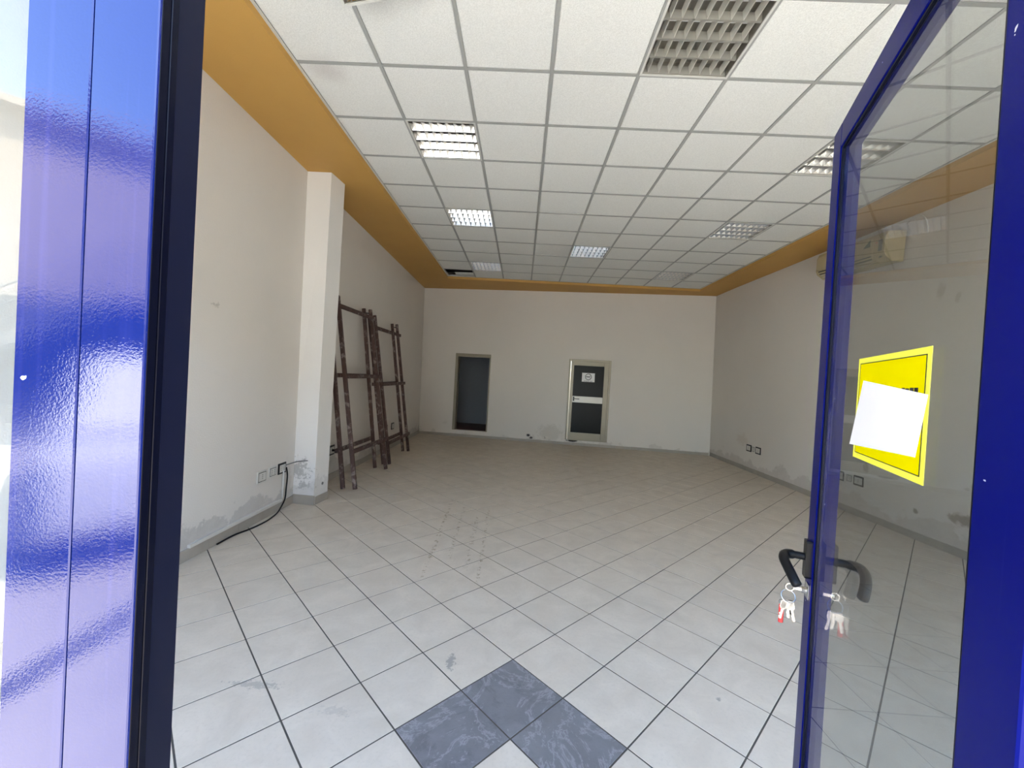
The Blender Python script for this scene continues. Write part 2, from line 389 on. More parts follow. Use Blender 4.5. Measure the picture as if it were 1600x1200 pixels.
# --- floor: substrate plus one object for each of the 300 tiles that show largest
def clip(poly, x0, x1, y0, y1):
    def cut(ps, ins, inter):
        out = []
        for i in range(len(ps)):
            a, c = ps[i - 1], ps[i]
            if ins(c):
                if not ins(a): out.append(inter(a, c))
                out.append(c)
            elif ins(a): out.append(inter(a, c))
        return out
    def lx(X): return lambda a, c: (X, a[1] + (c[1] - a[1]) * (X - a[0]) / (c[0] - a[0]))
    def ly(Y): return lambda a, c: (a[0] + (c[0] - a[0]) * (Y - a[1]) / (c[1] - a[1]), Y)
    for ins, it in ((lambda p: p[0] >= x0, lx(x0)), (lambda p: p[0] <= x1, lx(x1)), (lambda p: p[1] >= y0, ly(y0)), (lambda p: p[1] <= y1, ly(y1))):
        if len(poly) < 3: return []
        poly = cut(poly, ins, it)
    return poly
Rci = Rc.transposed()
def px(p):
    d = Rci @ (V(p) - V((0, 0, EYE)))
    if d.y < .05: return None
    return (800 + 639.98 * d.x / d.y, 600 - 639.98 * d.z / d.y)
def area_px(poly):
    q = [px((x, y, 0)) for x, y in poly]
    if any(k is None for k in q): return 0
    q = [(x, y) for x, y in q]
    if not any(200 <= x <= 1600 and y <= 1215 for x, y in q): return 0
    return abs(sum(q[i - 1][0] * q[i][1] - q[i][0] * q[i - 1][1] for i in range(len(q)))) / 2
floor = struct('floor', B().hexa([(-2.6, YF - .05, -.12), (4.5, YF - .05, -.12), (4.5, 10.0, -.12), (-2.6, 10.2, -.12), (-2.6, YF - .05, -.0025), (4.5, YF - .05, -.0025), (4.5, 10.0, -.0025), (-2.6, 10.2, -.0025)]), 'grout', 'diagonally laid cream tiled shop floor')
tiles = []
for i in range(-26, 34):
    for j in range(-26, 34):
        c = [F0 + eA * (i + u) + eB * (j + v) for u, v in ((0, 0), (1, 0), (1, 1), (0, 1))]
        ctr = sum(c, V()) / 4; g = .0036
        sq = [(p + (ctr - p).normalized() * g * 1.414) for p in c]
        poly = clip([(p.x, p.y) for p in sq], -2.43, 4.275, YF, 9.96)
        if len(poly) < 3: continue
        ar = area_px(poly)
        tiles.append((ar, i, j, poly))
DARK = {(-1, -1), (-2, -1), (-1, -2)}
tiles.sort(key=lambda q: -q[0])
full = [(sx * (T / 2 - .0036), sy * (T / 2 - .0036)) for sx, sy in ((-1, -1), (1, -1), (1, 1), (-1, 1))]
def tile_b(poly, top=0.0):
    b = B(); k = len(poly); cx = sum(p[0] for p in poly) / k; cy = sum(p[1] for p in poly) / k
    ins = [(x + (cx - x) * .006, y + (cy - y) * .006) for x, y in poly]
    b.v = [(x, y, -.004) for x, y in poly] + [(x, y, top - .0012) for x, y in poly] + [(x, y, top) for x, y in ins]
    for a in (0, k):
        for q in range(k):
            r = (q + 1) % k; b.f.append((a + q, a + r, a + k + r, a + k + q))
    b.f.append(tuple(2 * k + q for q in range(k))); return b
fm = {k: mkmesh(tile_b(full), 'floor_tile', k) for k in ('ftile', 'fdark')}
rest = B()
for n, (ar, i, j, poly) in enumerate(tiles):
    mat = 'fdark' if (i, j) in DARK else 'ftile'
    if n < 300 and ar > 0:
        whole = len(poly) == 4 and abs((V(poly[0]) - V(poly[1])).length - (T - .0072)) < 1e-3 and abs((V(poly[1]) - V(poly[2])).length - (T - .0072)) < 1e-3
        if whole:
            o = obj('floor_tile', fm[mat], None, floor); ctr = F0 + eA * (i + .5) + eB * (j + .5)
            o.location = (ctr.x, ctr.y, random.uniform(-.0006, .0003)); o.rotation_euler = (0, 0, math.pi / 2 - TH)
        else: o = obj('floor_tile', tile_b(poly), mat, floor)
        if mat == 'fdark': o['label'] = 'dark grey marble tile set into the cream floor near the entrance'
    else:
        t_ = tile_b(poly, -.0001); k = len(rest.v); rest.v += t_.v; rest.f += [tuple(k + q for q in f) for f in t_.f]
o = obj('far_floor_tiles', rest, 'ftile', floor); o['kind'] = 'stuff'

# --- skirting tiles
def skirting(name, p0, p1, n, label, h=.085, th=.012, first=.33):
    p0, p1 = V(p0), V(p1); d = (p1 - p0); ln = d.length; d.normalize(); n = V(n)
    root = empty(name, p0, 0, label=label, kind='structure'); s = 0; k = 0
    while s < ln - .005:
        e = min(s + (first if k == 0 else .3358), ln)
        a, c = d * (s + .001), d * (e - .001); dz = random.uniform(-.002, .002)
        b = B().hexa([a, c, c + n * th, a + n * th] + [q + V((0, 0, h + dz)) for q in (a, c, c + n * th * .8, a + n * th * .8)])
        obj('skirting_tile', b, 'skirt', root); s = e; k += 1
    return root
skirting('baseboard_left', (-2.377, YF + .05, 0), (-2.377, 4.31, 0), (1, 0, 0), 'grey ceramic skirting along the left wall before the pillar')
skirting('baseboard_pillar', (-2.37, 4.315, 0), (-2.123, 4.291, 0), (0, -1, 0), 'grey ceramic skirting across the front of the pillar', h=.10)
skirting('baseboard_pillar_side', (-2.133, 4.315, 0), (-2.107, 4.535, 0), (1, 0, 0), 'grey ceramic skirting along the side of the pillar', h=.085)
skirting('baseboard_left_rear', (-2.437, 4.545, 0), (-2.437, 9.95, 0), (1, 0, 0), 'grey ceramic skirting along the left wall behind the trestles')
skirting('baseboard_back', BL + dB * .01, BR - dB * .02, (-nB.x, -nB.y, 0), 'grey ceramic skirting along the back wall', h=.06)
skirting('baseboard_right', (4.281, YF + .05, 0), (4.281, 9.20, 0), (-1, 0, 0), 'grey ceramic skirting along the right wall', h=.08)

# --- ceiling: slab, soffit border, grid bars, tiles
ceil = struct('ceiling', B().box(-2.6, 4.6, YF - .05, 10.2, ZT, ZT + .1), 'dark_plenum', 'suspended ceiling of white square tiles in a grey grid')
X0, X1, Y0, Y1 = GX - .6, GX + 8 * .6, GY - 4 * .6, GY + 10 * .6 - .012
LIGHTS = [(3, -1), (0, 1), (0, 4), (0, 8), (3, 6), (6, 8), (6, 4), (6, 1)]
SLIPPED, HOLE = (0, -2), (-1, 9)
HB = .012
for i in range(-1, 9):
    x = GX + .6 * i; obj('grid_bar', B().box(x - HB, x + HB, Y0, Y1, ZC - .002, ZC + .03), 'tbar', ceil)
for j in range(-4, 11):
    y = min(GY + .6 * j, Y1 - HB)
    obj('grid_bar', B().box(X0, X1, y - HB, y + HB, ZC - .0015, ZC + .028), 'tbar', ceil)
ct = {}
def ceil_tile_mesh(w_, d_):
    b = B(); e = .006
    b.v = [(sx * w_ / 2, sy * d_ / 2, .016) for sx, sy in ((-1, -1), (1, -1), (1, 1), (-1, 1))] + [(sx * w_ / 2, sy * d_ / 2, .003) for sx, sy in ((-1, -1), (1, -1), (1, 1), (-1, 1))] + [(sx * (w_ / 2 - e), sy * (d_ / 2 - e), 0) for sx, sy in ((-1, -1), (1, -1), (1, 1), (-1, 1))]
    for a in (0, 4):
        for q in range(4):
            r = (q + 1) % 4; b.f.append((a + q, a + r, a + 4 + r, a + 4 + q))
    b.f += [(0, 1, 2, 3), (8, 9, 10, 11)]
    return mkmesh(b, 'ceiling_tile', 'ctile')
ctm = ceil_tile_mesh(.574, .574)
for i in range(-1, 8):
    for j in range(-4, 10):
        if (i, j) in LIGHTS or (i, j) in (SLIPPED, HOLE): continue
        o = obj('ceiling_tile', ctm, None, ceil); o.location = (GX + .6 * i + .3, GY + .6 * j + .3 - (.006 if j == 9 else 0), ZC + .001 + random.uniform(-.0006, .0008))
# loose tile pushed askew over the open cell
o = obj('ceiling_tile', ctm, None, ceil); o.location = (GX - .13, GY + 9 * .6 + .70, ZC + .048); o.rotation_euler = (math.radians(1.5), 0, math.radians(-4))
o['label'] = 'loose ceiling tile lying askew over the open cell'
def soffit(name, pts, label):
    struct(name, B().hexa([(x, y, ZS) for x, y in pts] + [(x, y, ZC + .02) for x, y in pts]), 'ochre', label)
xi0, xi1, yi1 = X0 - HB + .002, X1 + HB - .002, Y1 + .004
soffit('trim_1', [(-2.55, YF), (xi0, YF), (xi0, yi1), (-2.55, yi1)], 'ochre painted soffit border along the left side of the ceiling')
soffit('trim_2', [(-2.55, yi1), (4.6, yi1), (4.6, 10.1), (-2.55, 10.1)], 'ochre painted soffit border along the back of the ceiling')
soffit('trim_3', [(xi1, YF), (4.6, YF), (4.6, yi1), (xi1, yi1)], 'ochre painted soffit border along the right side of the ceiling')
for k, (x0, x1, y0, y1) in enumerate(((xi0, xi0 + .022, Y0, Y1), (X1 - .012, xi1, Y0, Y1))):
    obj('edge_angle', B().box(x0, x1, y0, y1, ZC - .004, ZC), 'whiteframe', ceil)

# ------------------------------------------------------------------ louvre lights
def louvre_light(blade, fin, w0=.027, w1=.003):
    r = empty('ceiling_light')
    h = .298
    b = B()
    for x0, x1, y0, y1 in ((-h, h, -h, -h + .014), (-h, h, h - .014, h), (-h, -h + .014, -h + .014, h - .014), (h - .014, h, -h + .014, h - .014)): b.box(x0, x1, y0, y1, 0, .006)
    obj('frame', b, 'whiteframe', r)
    b = B(); k = .283
    b.box(-k, k, -k, k, .088, .092)
    for x0, x1, y0, y1 in ((-k, k, -k, -k + .003), (-k, k, k - .003, k), (-k, -k + .003, -k, k), (k - .003, k, -k, k)): b.box(x0, x1, y0, y1, .004, .09)
    obj('tray', b, 'tray', r)
    for q in range(4):
        y = -.2115 + q * .141
        obj('fluorescent_tube', B().tube([(-.268, y, .068), (.268, y, .068)], .008, 8), 'tube', r, smooth=True)
    for q in range(5):                       # V-profile blades running beside the tubes
        y = -.282 + q * .141
        lo, hi = (y - w0, y + w0)
        lo = max(lo, -.279); hi = min(hi, .279)
        yc0, yc1 = max(y - w1, -.279), min(y + w1, .279)
        b = B().hexa([(-.279, yc0, .008), (.279, yc0, .008), (.279, yc1, .008), (-.279, yc1, .008), (-.279, lo, .056), (.279, lo, .056), (.279, hi, .056), (-.279, hi, .056)])
        obj('long_blade', b, blade, r)
    for q in range(8):                       # thin cross blades
        x = -.245 + q * .07
        b = B().hexa([(x - .002, -.279, .008), (x + .002, -.279, .008), (x + .002, .279, .008), (x - .002, .279, .008), (x - .011, -.279, .056), (x + .011, -.279, .056), (x + .011, .279, .056), (x - .011, .279, .056)])
        obj('cross_blade', b, fin, r)
    return r
LABELS = {(3, -1): 'square louvre ceiling light nearest the entrance, large, showing dull cells',
          (0, 1): 'square louvre ceiling light with bright mirrored cells, second along the left row of lights',
          (0, 4): 'square louvre ceiling light between the bright left light and the light beside the open cell',
          (0, 8): 'small far louvre ceiling light beside the open dark ceiling cell',
          (3, 6): 'louvre ceiling light in the middle row near the back wall',
          (6, 8): 'louvre ceiling light of the right row nearest the back wall',
          (6, 4): 'louvre ceiling light of the right row left of the glass door top',
          (6, 1): 'louvre ceiling light of the right row partly seen through the glass door'}
proto = louvre_light('mirror_alu', 'fin_alu'); dull = louvre_light('dull_alu', 'dull_fin', .010, .007)
DULL = [(3, -1)]; used = set()
for ij in LIGHTS:
    src = dull if ij in DULL else proto
    o = copy_tree(src) if src in used else src; used.add(src)
    o.location = (GX + .6 * ij[0] + .3, GY + .6 * ij[1] + .3, ZC - .003)
    tag(o, LABELS[ij], 'ceiling light', 'recessed louvre lights')
# the slipped fixture: far left corner hangs 14 cm below its cell
o = copy_tree(proto)
cx, cy = GX + .3, GY - .9
tag(o, 'louvre ceiling light slipped out of its cell and hanging tilted near the entrance', 'ceiling light', 'recessed louvre lights')
o.location = (cx, cy, ZC - .066); o.rotation_euler = (math.radians(-3), math.radians(-11.5), 0)

# ------------------------------------------------------------------ storefront (blue aluminium)
XL, XR = -2.40, 4.42
FD = .03                                    # frame depth
def profile(b, x0, x1, z0, z1, y0=.38, y1=.42): return b.box(x0, x1, y0, y1, z0, z1)
fr = tag(empty('trim_4', (0, 0, 0)), 'glossy blue aluminium door frame beside the entrance opening', kind='structure')
b = B(); b.box(-.421, -.3585, .38, .384, -.01, 2.20); obj('jamb', b, 'blue', fr, .001)
b = B(); b.box(-.421, -.3590, .384, .3932, -.01, 2.20); b.box(-.421, -.3598, .3932, .3942, -.01, 2.2); b.box(-.421, -.3586, .3942, .4025, -.01, 2.20); obj('reveal', b, 'reveal', fr, .0006)
b = B(); b.box(-.421, -.372, .4025, .45, -.01, 2.20); obj('rebate', b, 'gasket', fr, .001)
b = B(); b.box(.575, .64, .38, .43, -.01, 2.20); obj('jamb', b, 'blue', fr, .0012)
b = B(); b.box(-.421, .64, .38, .43, 2.20, 2.27); obj('head', b, 'blue', fr, .0012)
def window(name, x0, x1, z0, z1, mat, label, divs=()):
    r = empty(name, ((x0 + x1) / 2, .40, z0)); tag(r, label, kind='structure')
    ox, oz = (x0 + x1) / 2, z0
    def add(nm, a0, a1, c0, c1, y0=.38, y1=.43):
        obj(nm, B().box(a0 - ox, a1 - ox, y0 - .4, y1 - .4, c0 - oz, c1 - oz), 'blue', r, .001)
    wd = .0625
    add('stile', x0, x0 + wd, z0, z1, .38 if name != 'window_1' else .38, .43); add('stile', x1 - wd, x1, z0, z1, .3792, .405)
    add('rail', x0 + wd, x1 - wd, z0, z0 + wd); add('rail', x0 + wd, x1 - wd, z1 - wd, z1)
    xs = [x0 + wd] + list(divs) + [x1 - wd]
    for q in divs: add('mullion', q - .03, q + .03, z0 + wd, z1 - wd)
    for a, c in zip(xs[:-1], xs[1:]):
        obj('pane', B().box(a - ox - .003, c - ox + .003, -.013, -.007, wd - .003, z1 - z0 - wd + .003), mat, r)
window('window_1', XL, -.4215, 0, 2.27, 'mirror_glass', 'reflective shop window pane mirroring the sunny street at the left of the entrance', (-1.35,))
window('window_2', .64, XR, 0, 2.27, 'glass', 'clear shop window beside the entrance door hinge', (1.9, 3.15))
window('window_3', XL, XR, 2.27, 2.98, 'glass', 'clear transom window over the shop entrance', (-1.1, .2, 1.5, 2.9))
struct('wall_front', B().box(-2.8, 4.8, .36, .44, 2.98, ZC + 0.75), 'ochre', 'unseen wall above the shopfront glazing, brought down to cut the sky')  # unseen header, lowered to cut sky light reaching the far floor

# ------------------------------------------------------------------ glass entrance door
DW, DH, DT = .805, 2.18, .045
hinge = V((.821, 1.155, 0)) + V((-.3862, -.9224, 0)) * DW
ang = math.atan2(.9224, .3862)
door = tag(empty('door_1', hinge, ang), 'open glass entrance door in a glossy blue aluminium frame', kind='structure')
sw, bd = .066, .010
def leafbar(b, x0, x1, z0, z1): return b.box(x0, x1, -DT, 0, z0, z1)
obj('hinge_stile', leafbar(B(), 0, .098, .01, DH), 'blue_door', door, .002)
obj('lock_stile', leafbar(B(), DW - sw, DW, .01, DH), 'blue_door', door, .002)
obj('top_rail', leafbar(B(), .098, DW - sw, DH - sw, DH), 'blue_door', door, .002)
obj('bottom_rail', leafbar(B(), .098, DW - sw, .01, .13), 'blue_door', door, .002)
gx0, gx1, gz0, gz1 = .098, DW - sw, .13, DH - sw
def bead(name, y0, y1, mat):
    b = B()
    b.box(gx1 - .008, gx1, y0, y1, gz0, gz1); b.box(gx0, gx0 + .008, y0, y1, gz0, gz1); b.box(gx0 + .008, gx1 - .008, y0, y1, gz1 - .008, gz1); b.box(gx0 + .008, gx1 - .008, y0, y1, gz0, gz0 + .008)
    obj(name, b, mat, door, .0015)
bead('glazing_bead', -.009, -.0025, 'gasket')
obj('pane', B().box(gx0 + .001, gx1 - .001, -.0155, -.0095, gz0 + .001, gz1 - .001), 'door_glass', door)
zh = 1.022
def handle(sgn):
    y0 = 0 if sgn > 0 else -DT
    f = lambda x, o, z: (DW - x, y0 + sgn * o, z)
    b = B(); b.prism([(DW - .047, zh - .05), (DW - .021, zh - .05), (DW - .019, zh - .045), (DW - .019, zh + .045), (DW - .021, zh + .05), (DW - .047, zh + .05), (DW - .049, zh + .045), (DW - .049, zh - .045)], min(y0, y0 + sgn * .012), max(y0, y0 + sgn * .012), 'z')
    b.v = [(x, y, z) for (x, z, y) in b.v]
    h = obj('handle', b, 'plastic_black', door)
    pts = smoothpath([f(.034, .010, zh + .004), f(.034, .040, zh + .004), f(.042, .058, zh + .003), (f(.065, .064, zh - .002)), f(.095, .058, zh - .016), f(.118, .048, zh - .036), f(.126, .042, zh - .046)], 5)
    obj('lever', B().tube(pts, [.010] * 5 + [.0125] * (len(pts) - 8) + [.012, .0105, .007], 10), 'plastic_black', h, smooth=True)
handle(1); handle(-1)
b = B(); b.tube([(DW - .034, -DT - .012, .935), (DW - .034, .014, .935)], .0085, 12)
lock = obj('lock_cylinder', b, 'steel', door, smooth=True)
obj('lock_plate', B().box(DW - .050, DW - .020, 0, .003, .915, .955), 'steel', door, .001)
b = B()
for z in (.25, 1.75): b.tube([(-.012, .010, z), (-.012, .010, z + .12)], .010, 10)
obj('hinge_barrel', b, 'blue', door, smooth=True)

dm = Matrix.Translation(hinge) @ Matrix.Rotation(ang, 4, 'Z')
def on_door(name, **kw):
    o = empty(name, hinge, ang); return tag(o, **kw)
# yellow sign on the glass, landscape, with the printed border line
k = 1.044
A = lambda al: DW - al * k
Zz = lambda z: EYE + (z - EYE) * k
sx0, sx1, sz0, sz1 = A(.546), A(.2625), Zz(1.344), Zz(1.545)
sg = on_door('sign', label='bright yellow printed sign with black border line stuck on the glass entrance door', cat='sign')
obj('card', B().box(sx0, sx1, -.0094, -.0084, sz0, sz1), 'yellow_edge', sg)
m_ = .011
obj('face', B().box(sx0 + m_, sx1 - m_, -.0084, -.0081, sz0 + m_, sz1 - m_), 'yellow', sg)
b = B(); y0, y1 = -.0084, -.0079; t_ = .0022; c_ = m_
b.box(sx0 + c_, sx1 - c_, y0, y1, sz0 + c_, sz0 + c_ + t_ * .7); b.box(sx0 + c_, sx1 - c_, y0, y1, sz1 - c_ - t_ * .7, sz1 - c_)
b.box(sx0 + c_, sx0 + c_ + t_, y0, y1, sz0 + c_, sz1 - c_); b.box(sx1 - c_ - t_, sx1 - c_, y0, y1, sz0 + c_, sz1 - c_)
obj('border_line', b, 'black_print', sg)
b = B(); lx0, lx1 = A(.515), A(.462); zt_, zb_ = Zz(1.485), Zz(1.470)
b.box(lx0, lx0 + .012, y0, y1, zb_, zt_); b.box(lx0 + .014, lx0 + .027, y0, y1, zb_ + .002, zt_); b.box(lx0 + .030, lx0 + .043, y0, y1, zb_ - .003, zt_ - .001); b.box(lx0 + .045, lx1, y0, y1, zb_, zt_)
obj('lettering', b, 'black_print', sg)
pp = on_door('blank_patch', label='plain white patch added crookedly over the yellow sign to blank it out', cat='paper')  # added white patch blanking part of the sign, no real paper
q4 = [(A(.242), Zz(1.367)), (A(.521), Zz(1.381)), (A(.546), Zz(1.475)), (A(.297), Zz(1.500))]
obj('sheet', B().hexa([(x, -.0078, z) for x, z in q4] + [(x, -.0072, z) for x, z in q4]), 'paper', pp)

# keys hanging from the lock
ky = on_door('key_bunch', label='bunch of keys with a red tag hanging from the lock of the blue door', cat='keys')
kx = DW - .034; kz = .935
b = B().box(kx - .0012, kx + .0012, .006, .030, kz - .004, kz + .004); b.tube(circ((kx, .041, kz), .0095, 'x', 14), .0028, 6, True)
obj('lock_key', b, 'steel', ky, smooth=False)
rz = kz - .026
obj('key_ring', B().tube([V((kx, .043, rz)) + (V((0, 1, 0)) * math.cos(a) + V((.5, 0, .86)) * math.sin(a)) * .0165 for a in [2 * math.pi * q / 22 for q in range(22)]], .0016, 6, True), 'steel', ky, smooth=True)
def key(dx, dy, tilt, mat, ln=.046):
    b = B(); z0 = rz - .016
    c, s = math.cos(tilt), math.sin(tilt)
    f = lambda u, v, w_: (kx + dx + w_, .043 + dy + u * c + v * s, z0 + u * -s + v * c)
    def bx(u0, u1, v0, v1, w0=-.001, w1=.001):
        b.hexa([f(u0, v0, w0), f(u1, v0, w0), f(u1, v1, w0), f(u0, v1, w0), f(u0, v0, w1), f(u1, v0, w1), f(u1, v1, w1), f(u0, v1, w1)])
    bx(-.008, .008, -.018, 0); bx(-.0055, .0055, -.021, .003); bx(-.003, .003, -ln, -.018); bx(.003, .0045, -ln + .004, -ln + .009); bx(.003, .005, -ln + .012, -ln + .017)
    return obj('key', b, mat, ky)
key(.004, .0, .10, 'steel'); key(-.003, .008, -.18, 'steel', .05); key(.0, -.006, .22, 'steel', .052)
o = key(.006, -.008, .02, 'plastic_black', .036); o['label'] = 'key with black head'
b = B().box(kx - .0025, kx + .0025, .043 + .008, .043 + .020, rz - .078, rz - .026); o = obj('key_tag', b, 'red', ky, .002); o['label'] = 'flat red plastic key tag'
obj('tag_ring', B().tube(circ((kx, .043 + .013, rz - .020), .007, 'x', 14), .001, 5, True), 'steel', ky)

# ------------------------------------------------------------------ back wall doors
angB = math.atan2(dB.y, dB.x)
d2 = tag(empty('door_2', BL, angB), 'open dark doorway with a narrow metal frame in the back wall', kind='structure')
x0, x1, z0, z1 = D1
obj('jamb', B().box(x0, x0 + .035, -.012, .15, z0, z1), 'alu', d2); obj('jamb', B().box(x1 - .02, x1, -.012, .15, z0, z1), 'alu', d2)
obj('architrave', B().box(x0 - .03, x0 + .03, -.02, -.002, z0, z1 + .03), 'alu', d2); obj('architrave', B().box(x1 - .012, x1 + .012, -.02, -.002, z0, z1 + .03), 'alu', d2)
obj('head', B().box(x0 - .03, x1 + .012, -.021, .15, z1 - .045, z1 + .03), 'alu', d2)
b = B(); b.box(x0 - .6, x1 + .5, 1.5, 1.55, z0 - .05, 2.7); b.box(x0 - .65, x0 - .6, .152, 1.5, z0 - .05, 2.7); b.box(x1 + .5, x1 + .55, .152, 1.5, z0 - .05, 2.7); b.box(x0 - .65, x1 + .55, .152, 1.5, 2.7, 2.75)
obj('room_beyond_walls', b, 'dark_room_wall', d2); obj('room_beyond_floor', B().box(x0 - .6, x1 + .5, .13, 1.5, z0 - .06, z0 + .005), 'dark_room_floor', d2)
d3 = tag(empty('door_3', BL, angB), 'closed aluminium framed door with two dark glass panels in the back wall', kind='structure')
x0, x1, z0, z1 = D2
b = B(); b.box(x0, x0 + .045, -.02, .06, z0, z1); b.box(x1 - .045, x1, -.02, .06, z0, z1); b.box(x0 + .045, x1 - .045, -.02, .06, z1 - .05, z1); obj('frame', b, 'alu', d3, .003)
ix0, ix1 = x0 + .048, x1 - .048
obj('stile', B().box(ix0, ix0 + .07, -.03, .03, z0 + .01, z1 - .053), 'alu', d3, .003); obj('stile', B().box(ix1 - .105, ix1, -.03, .03, z0 + .01, z1 - .053), 'alu', d3, .003)
px0, px1 = ix0 + .07, ix1 - .105
for nm, a, c in (('bottom_rail', z0 + .01, .30), ('middle_rail', 1.0, 1.145), ('top_rail', 1.857, z1 - .053)):
    obj(nm, B().box(px0, px1, -.029, .03, a, c), 'alu_light' if nm == 'middle_rail' else 'alu', d3, .002)
for a, c in ((.30, 1.0), (1.145, 1.857)): obj('panel', B().box(px0 - .004, px1 + .004, -.008, .008, a - .004, c + .004), 'darkglass', d3)
hb = B(); hb.box(px0 + .015, px0 + .045, -.042, -.029, 1.03, 1.13); hb.bar((px0 + .03, -.065, 1.085), (px0 + .16, -.068, 1.082), .016, .018); hb.bar((px0 + .03, -.04, 1.085), (px0 + .03, -.066, 1.085), .016, .016, (1, 0, 0))
obj('handle', hb, 'plastic_black', d3)
obj('threshold', B().box(x0, x1, -.02, .1, z0 - .012, z0 + .01), 'alu', d3)
# no-smoking notice on the upper panel
ns = tag(empty('no_smoking_sign', BL, angB), 'white no smoking notice on the upper dark panel of the aluminium door', 'sign')
nx0, nx1, nz0, nz1 = 3.855, 4.147, 1.487, 1.692
obj('card', B().box(nx0, nx1, -.0105, -.0085, nz0, nz1), 'paper', ns)
cx_, cz_ = (nx0 + nx1) / 2, (nz0 + nz1) / 2 + .015
obj('prohibition_ring', B().tube(circ((cx_, -.0112, cz_), .068, 'y', 28), .0075, 6, True).bar((cx_ - .05, -.0125, cz_ + .05), (cx_ + .05, -.0125, cz_ - .05), .002, .013, (0, 1, 0)), 'grey_print', ns)
obj('cigarette', B().box(cx_ - .055, cx_ + .04, -.0118, -.0108, cz_ - .009, cz_ + .007).box(cx_ + .034, cx_ + .040, -.0118, -.0108, cz_ + .012, cz_ + .035), 'black_print', ns)
b = B()
for q in range(11):
    xx = nx0 + .05 + q * .018
    if q in (7,): continue
    b.box(xx, xx + .011, -.0112, -.0104, nz0 + .012, nz0 + .026)
obj('lettering', b, 'grey_print', ns)

# ------------------------------------------------------------------ trestles leaning on the left wall
def trestle(name, frames, label, toprails):
    base = V(frames[0][0][0]); r = tag(empty(name, (base.x, base.y, 0)), label, 'trestle', 'wooden folding trestles')
    o_ = V((base.x, base.y, 0))
    for fi, (l, rr) in enumerate(frames):
        P = []
        for a, c in (l, rr):
            a, c = V(a) - o_, V(c) - o_; d = (c - a).normalized(); a = a + d * .02
            obj('leg', B().bar(a, c, .042, .046, (1, 0, 0), .005), 'wood', r); P.append((a, c))
        for s in toprails[fi]:
            p, q = P[0][0].lerp(P[0][1], s), P[1][0].lerp(P[1][1], s * (.96 if s < .3 else 1))
            off = V((.03 if fi else -.03, 0, .012)); e = (q - p).normalized() * .05
            obj('rung', B().bar(p - e + off, q + e + off, .03, .052, (0, 0, 1), .004), 'wood', r)
    b = B()
    for (l0, r0), (l1, r1) in (frames,):
        for a, c in ((l0, l1), (r0, r1)):
            b.tube([V(a[1]) - o_ + V((-.02, 0, -.06)), V(c[1]) - o_ + V((.02, 0, -.06))], .008, 8)
    obj('hinge_bolt', b, 'plastic_black', r)
trestle('trestle', [(((-2.079, 4.89, 0), (-2.385, 4.90, 2.37)), ((-2.105, 6.047, 0), (-2.385, 6.01, 2.373))),
                    (((-1.932, 4.896, 0), (-2.315, 5.0, 2.36)), ((-1.929, 6.01, 0), (-2.315, 6.08, 2.372)))],
        'paint splashed dark wooden trestle folded against the left wall, nearest the pillar', ((.575, .19), (.94, .575, .19)))
trestle('trestle', [(((-2.076, 6.328, 0), (-2.39, 6.25, 2.31)), ((-2.102, 7.469, 0), (-2.39, 7.36, 2.33))),
                    (((-1.988, 6.354, 0), (-2.325, 6.30, 2.32)), ((-2.01, 7.5, 0), (-2.325, 7.42, 2.33)))],
        'dark wooden trestle folded against the left wall, nearer the back wall', ((.535, .14), (.91, .535, .14)))

# ------------------------------------------------------------------ wall sockets
def socket(name, loc, rotz, w_, h_, mods, label, kind, plug=False, group='wall socket plates'):
    r = tag(empty(name, loc, rotz), label, 'socket', group)
    obj('plate', B().box(-w_ / 2, w_ / 2, -.012, 0, -h_ / 2, h_ / 2), 'plastic_white' if kind == 'white' else 'plastic_black', r, .003)
    iw = w_ * .74
    obj('gap', B().box(-iw / 2 - .006, iw / 2 + .006, -.0128, -.011, -h_ * .33 - .006, h_ * .33 + .006), 'black_print', r)
    obj('insert', B().box(-iw / 2, iw / 2, -.0145, -.011, -h_ * .33, h_ * .33), 'plastic_white' if kind != 'dark' else 'plastic_beige', r)
    for q in range(mods):
        x = -iw / 2 + iw * (q + .5) / mods; b = B()
        for dz in (-.018, 0, .018): b.tube([(x, -.0135, dz), (x, -.0155, dz)], .0045, 8)
        obj('socket_holes', b, 'black_print', r)
    if plug:
        obj('plug', B().tube([(.005, -.012, 0), (.005, -.05, 0)], .016, 10), 'plastic_black', r)
    return r
RL = math.pi / 2        # plates on the left wall: local -y looks to +x
xw = -2.380
socket('wall_socket', (xw, 3.765, .415), RL, .135, .115, 1, 'beige socket plate on the left wall farthest from the pillar', 'white', group='sockets by the pillar')
socket('wall_socket', (xw, 3.93, .424), RL, .118, .10, 2, 'white double socket between two others beside the pillar', 'white', group='sockets by the pillar')
socket('wall_socket', (xw, 4.09, .424), RL, .13, .11, 2, 'black framed socket on the left wall next to the pillar, with a cable', 'black', group='sockets by the pillar')
socket('wall_socket', (-2.438, 5.30, .393), RL, .155, .13, 1, 'dark socket with a black plug on the left wall behind the pillar', 'black', True)
socket('wall_socket', (-2.440, 7.48, .42), RL, .12, .11, 1, 'small socket plate behind the far trestle, nearer the pillar', 'black')
socket('wall_socket', (-2.440, 7.84, .42), RL, .15, .13, 1, 'small socket plate behind the far trestle, nearer the back wall', 'black')
RR = -math.pi / 2       # plates on the right wall
def xr(y, z): return 4.28 + (-.07 + .21 * (9.3 - y) / 8.9) * z / ZT - .001
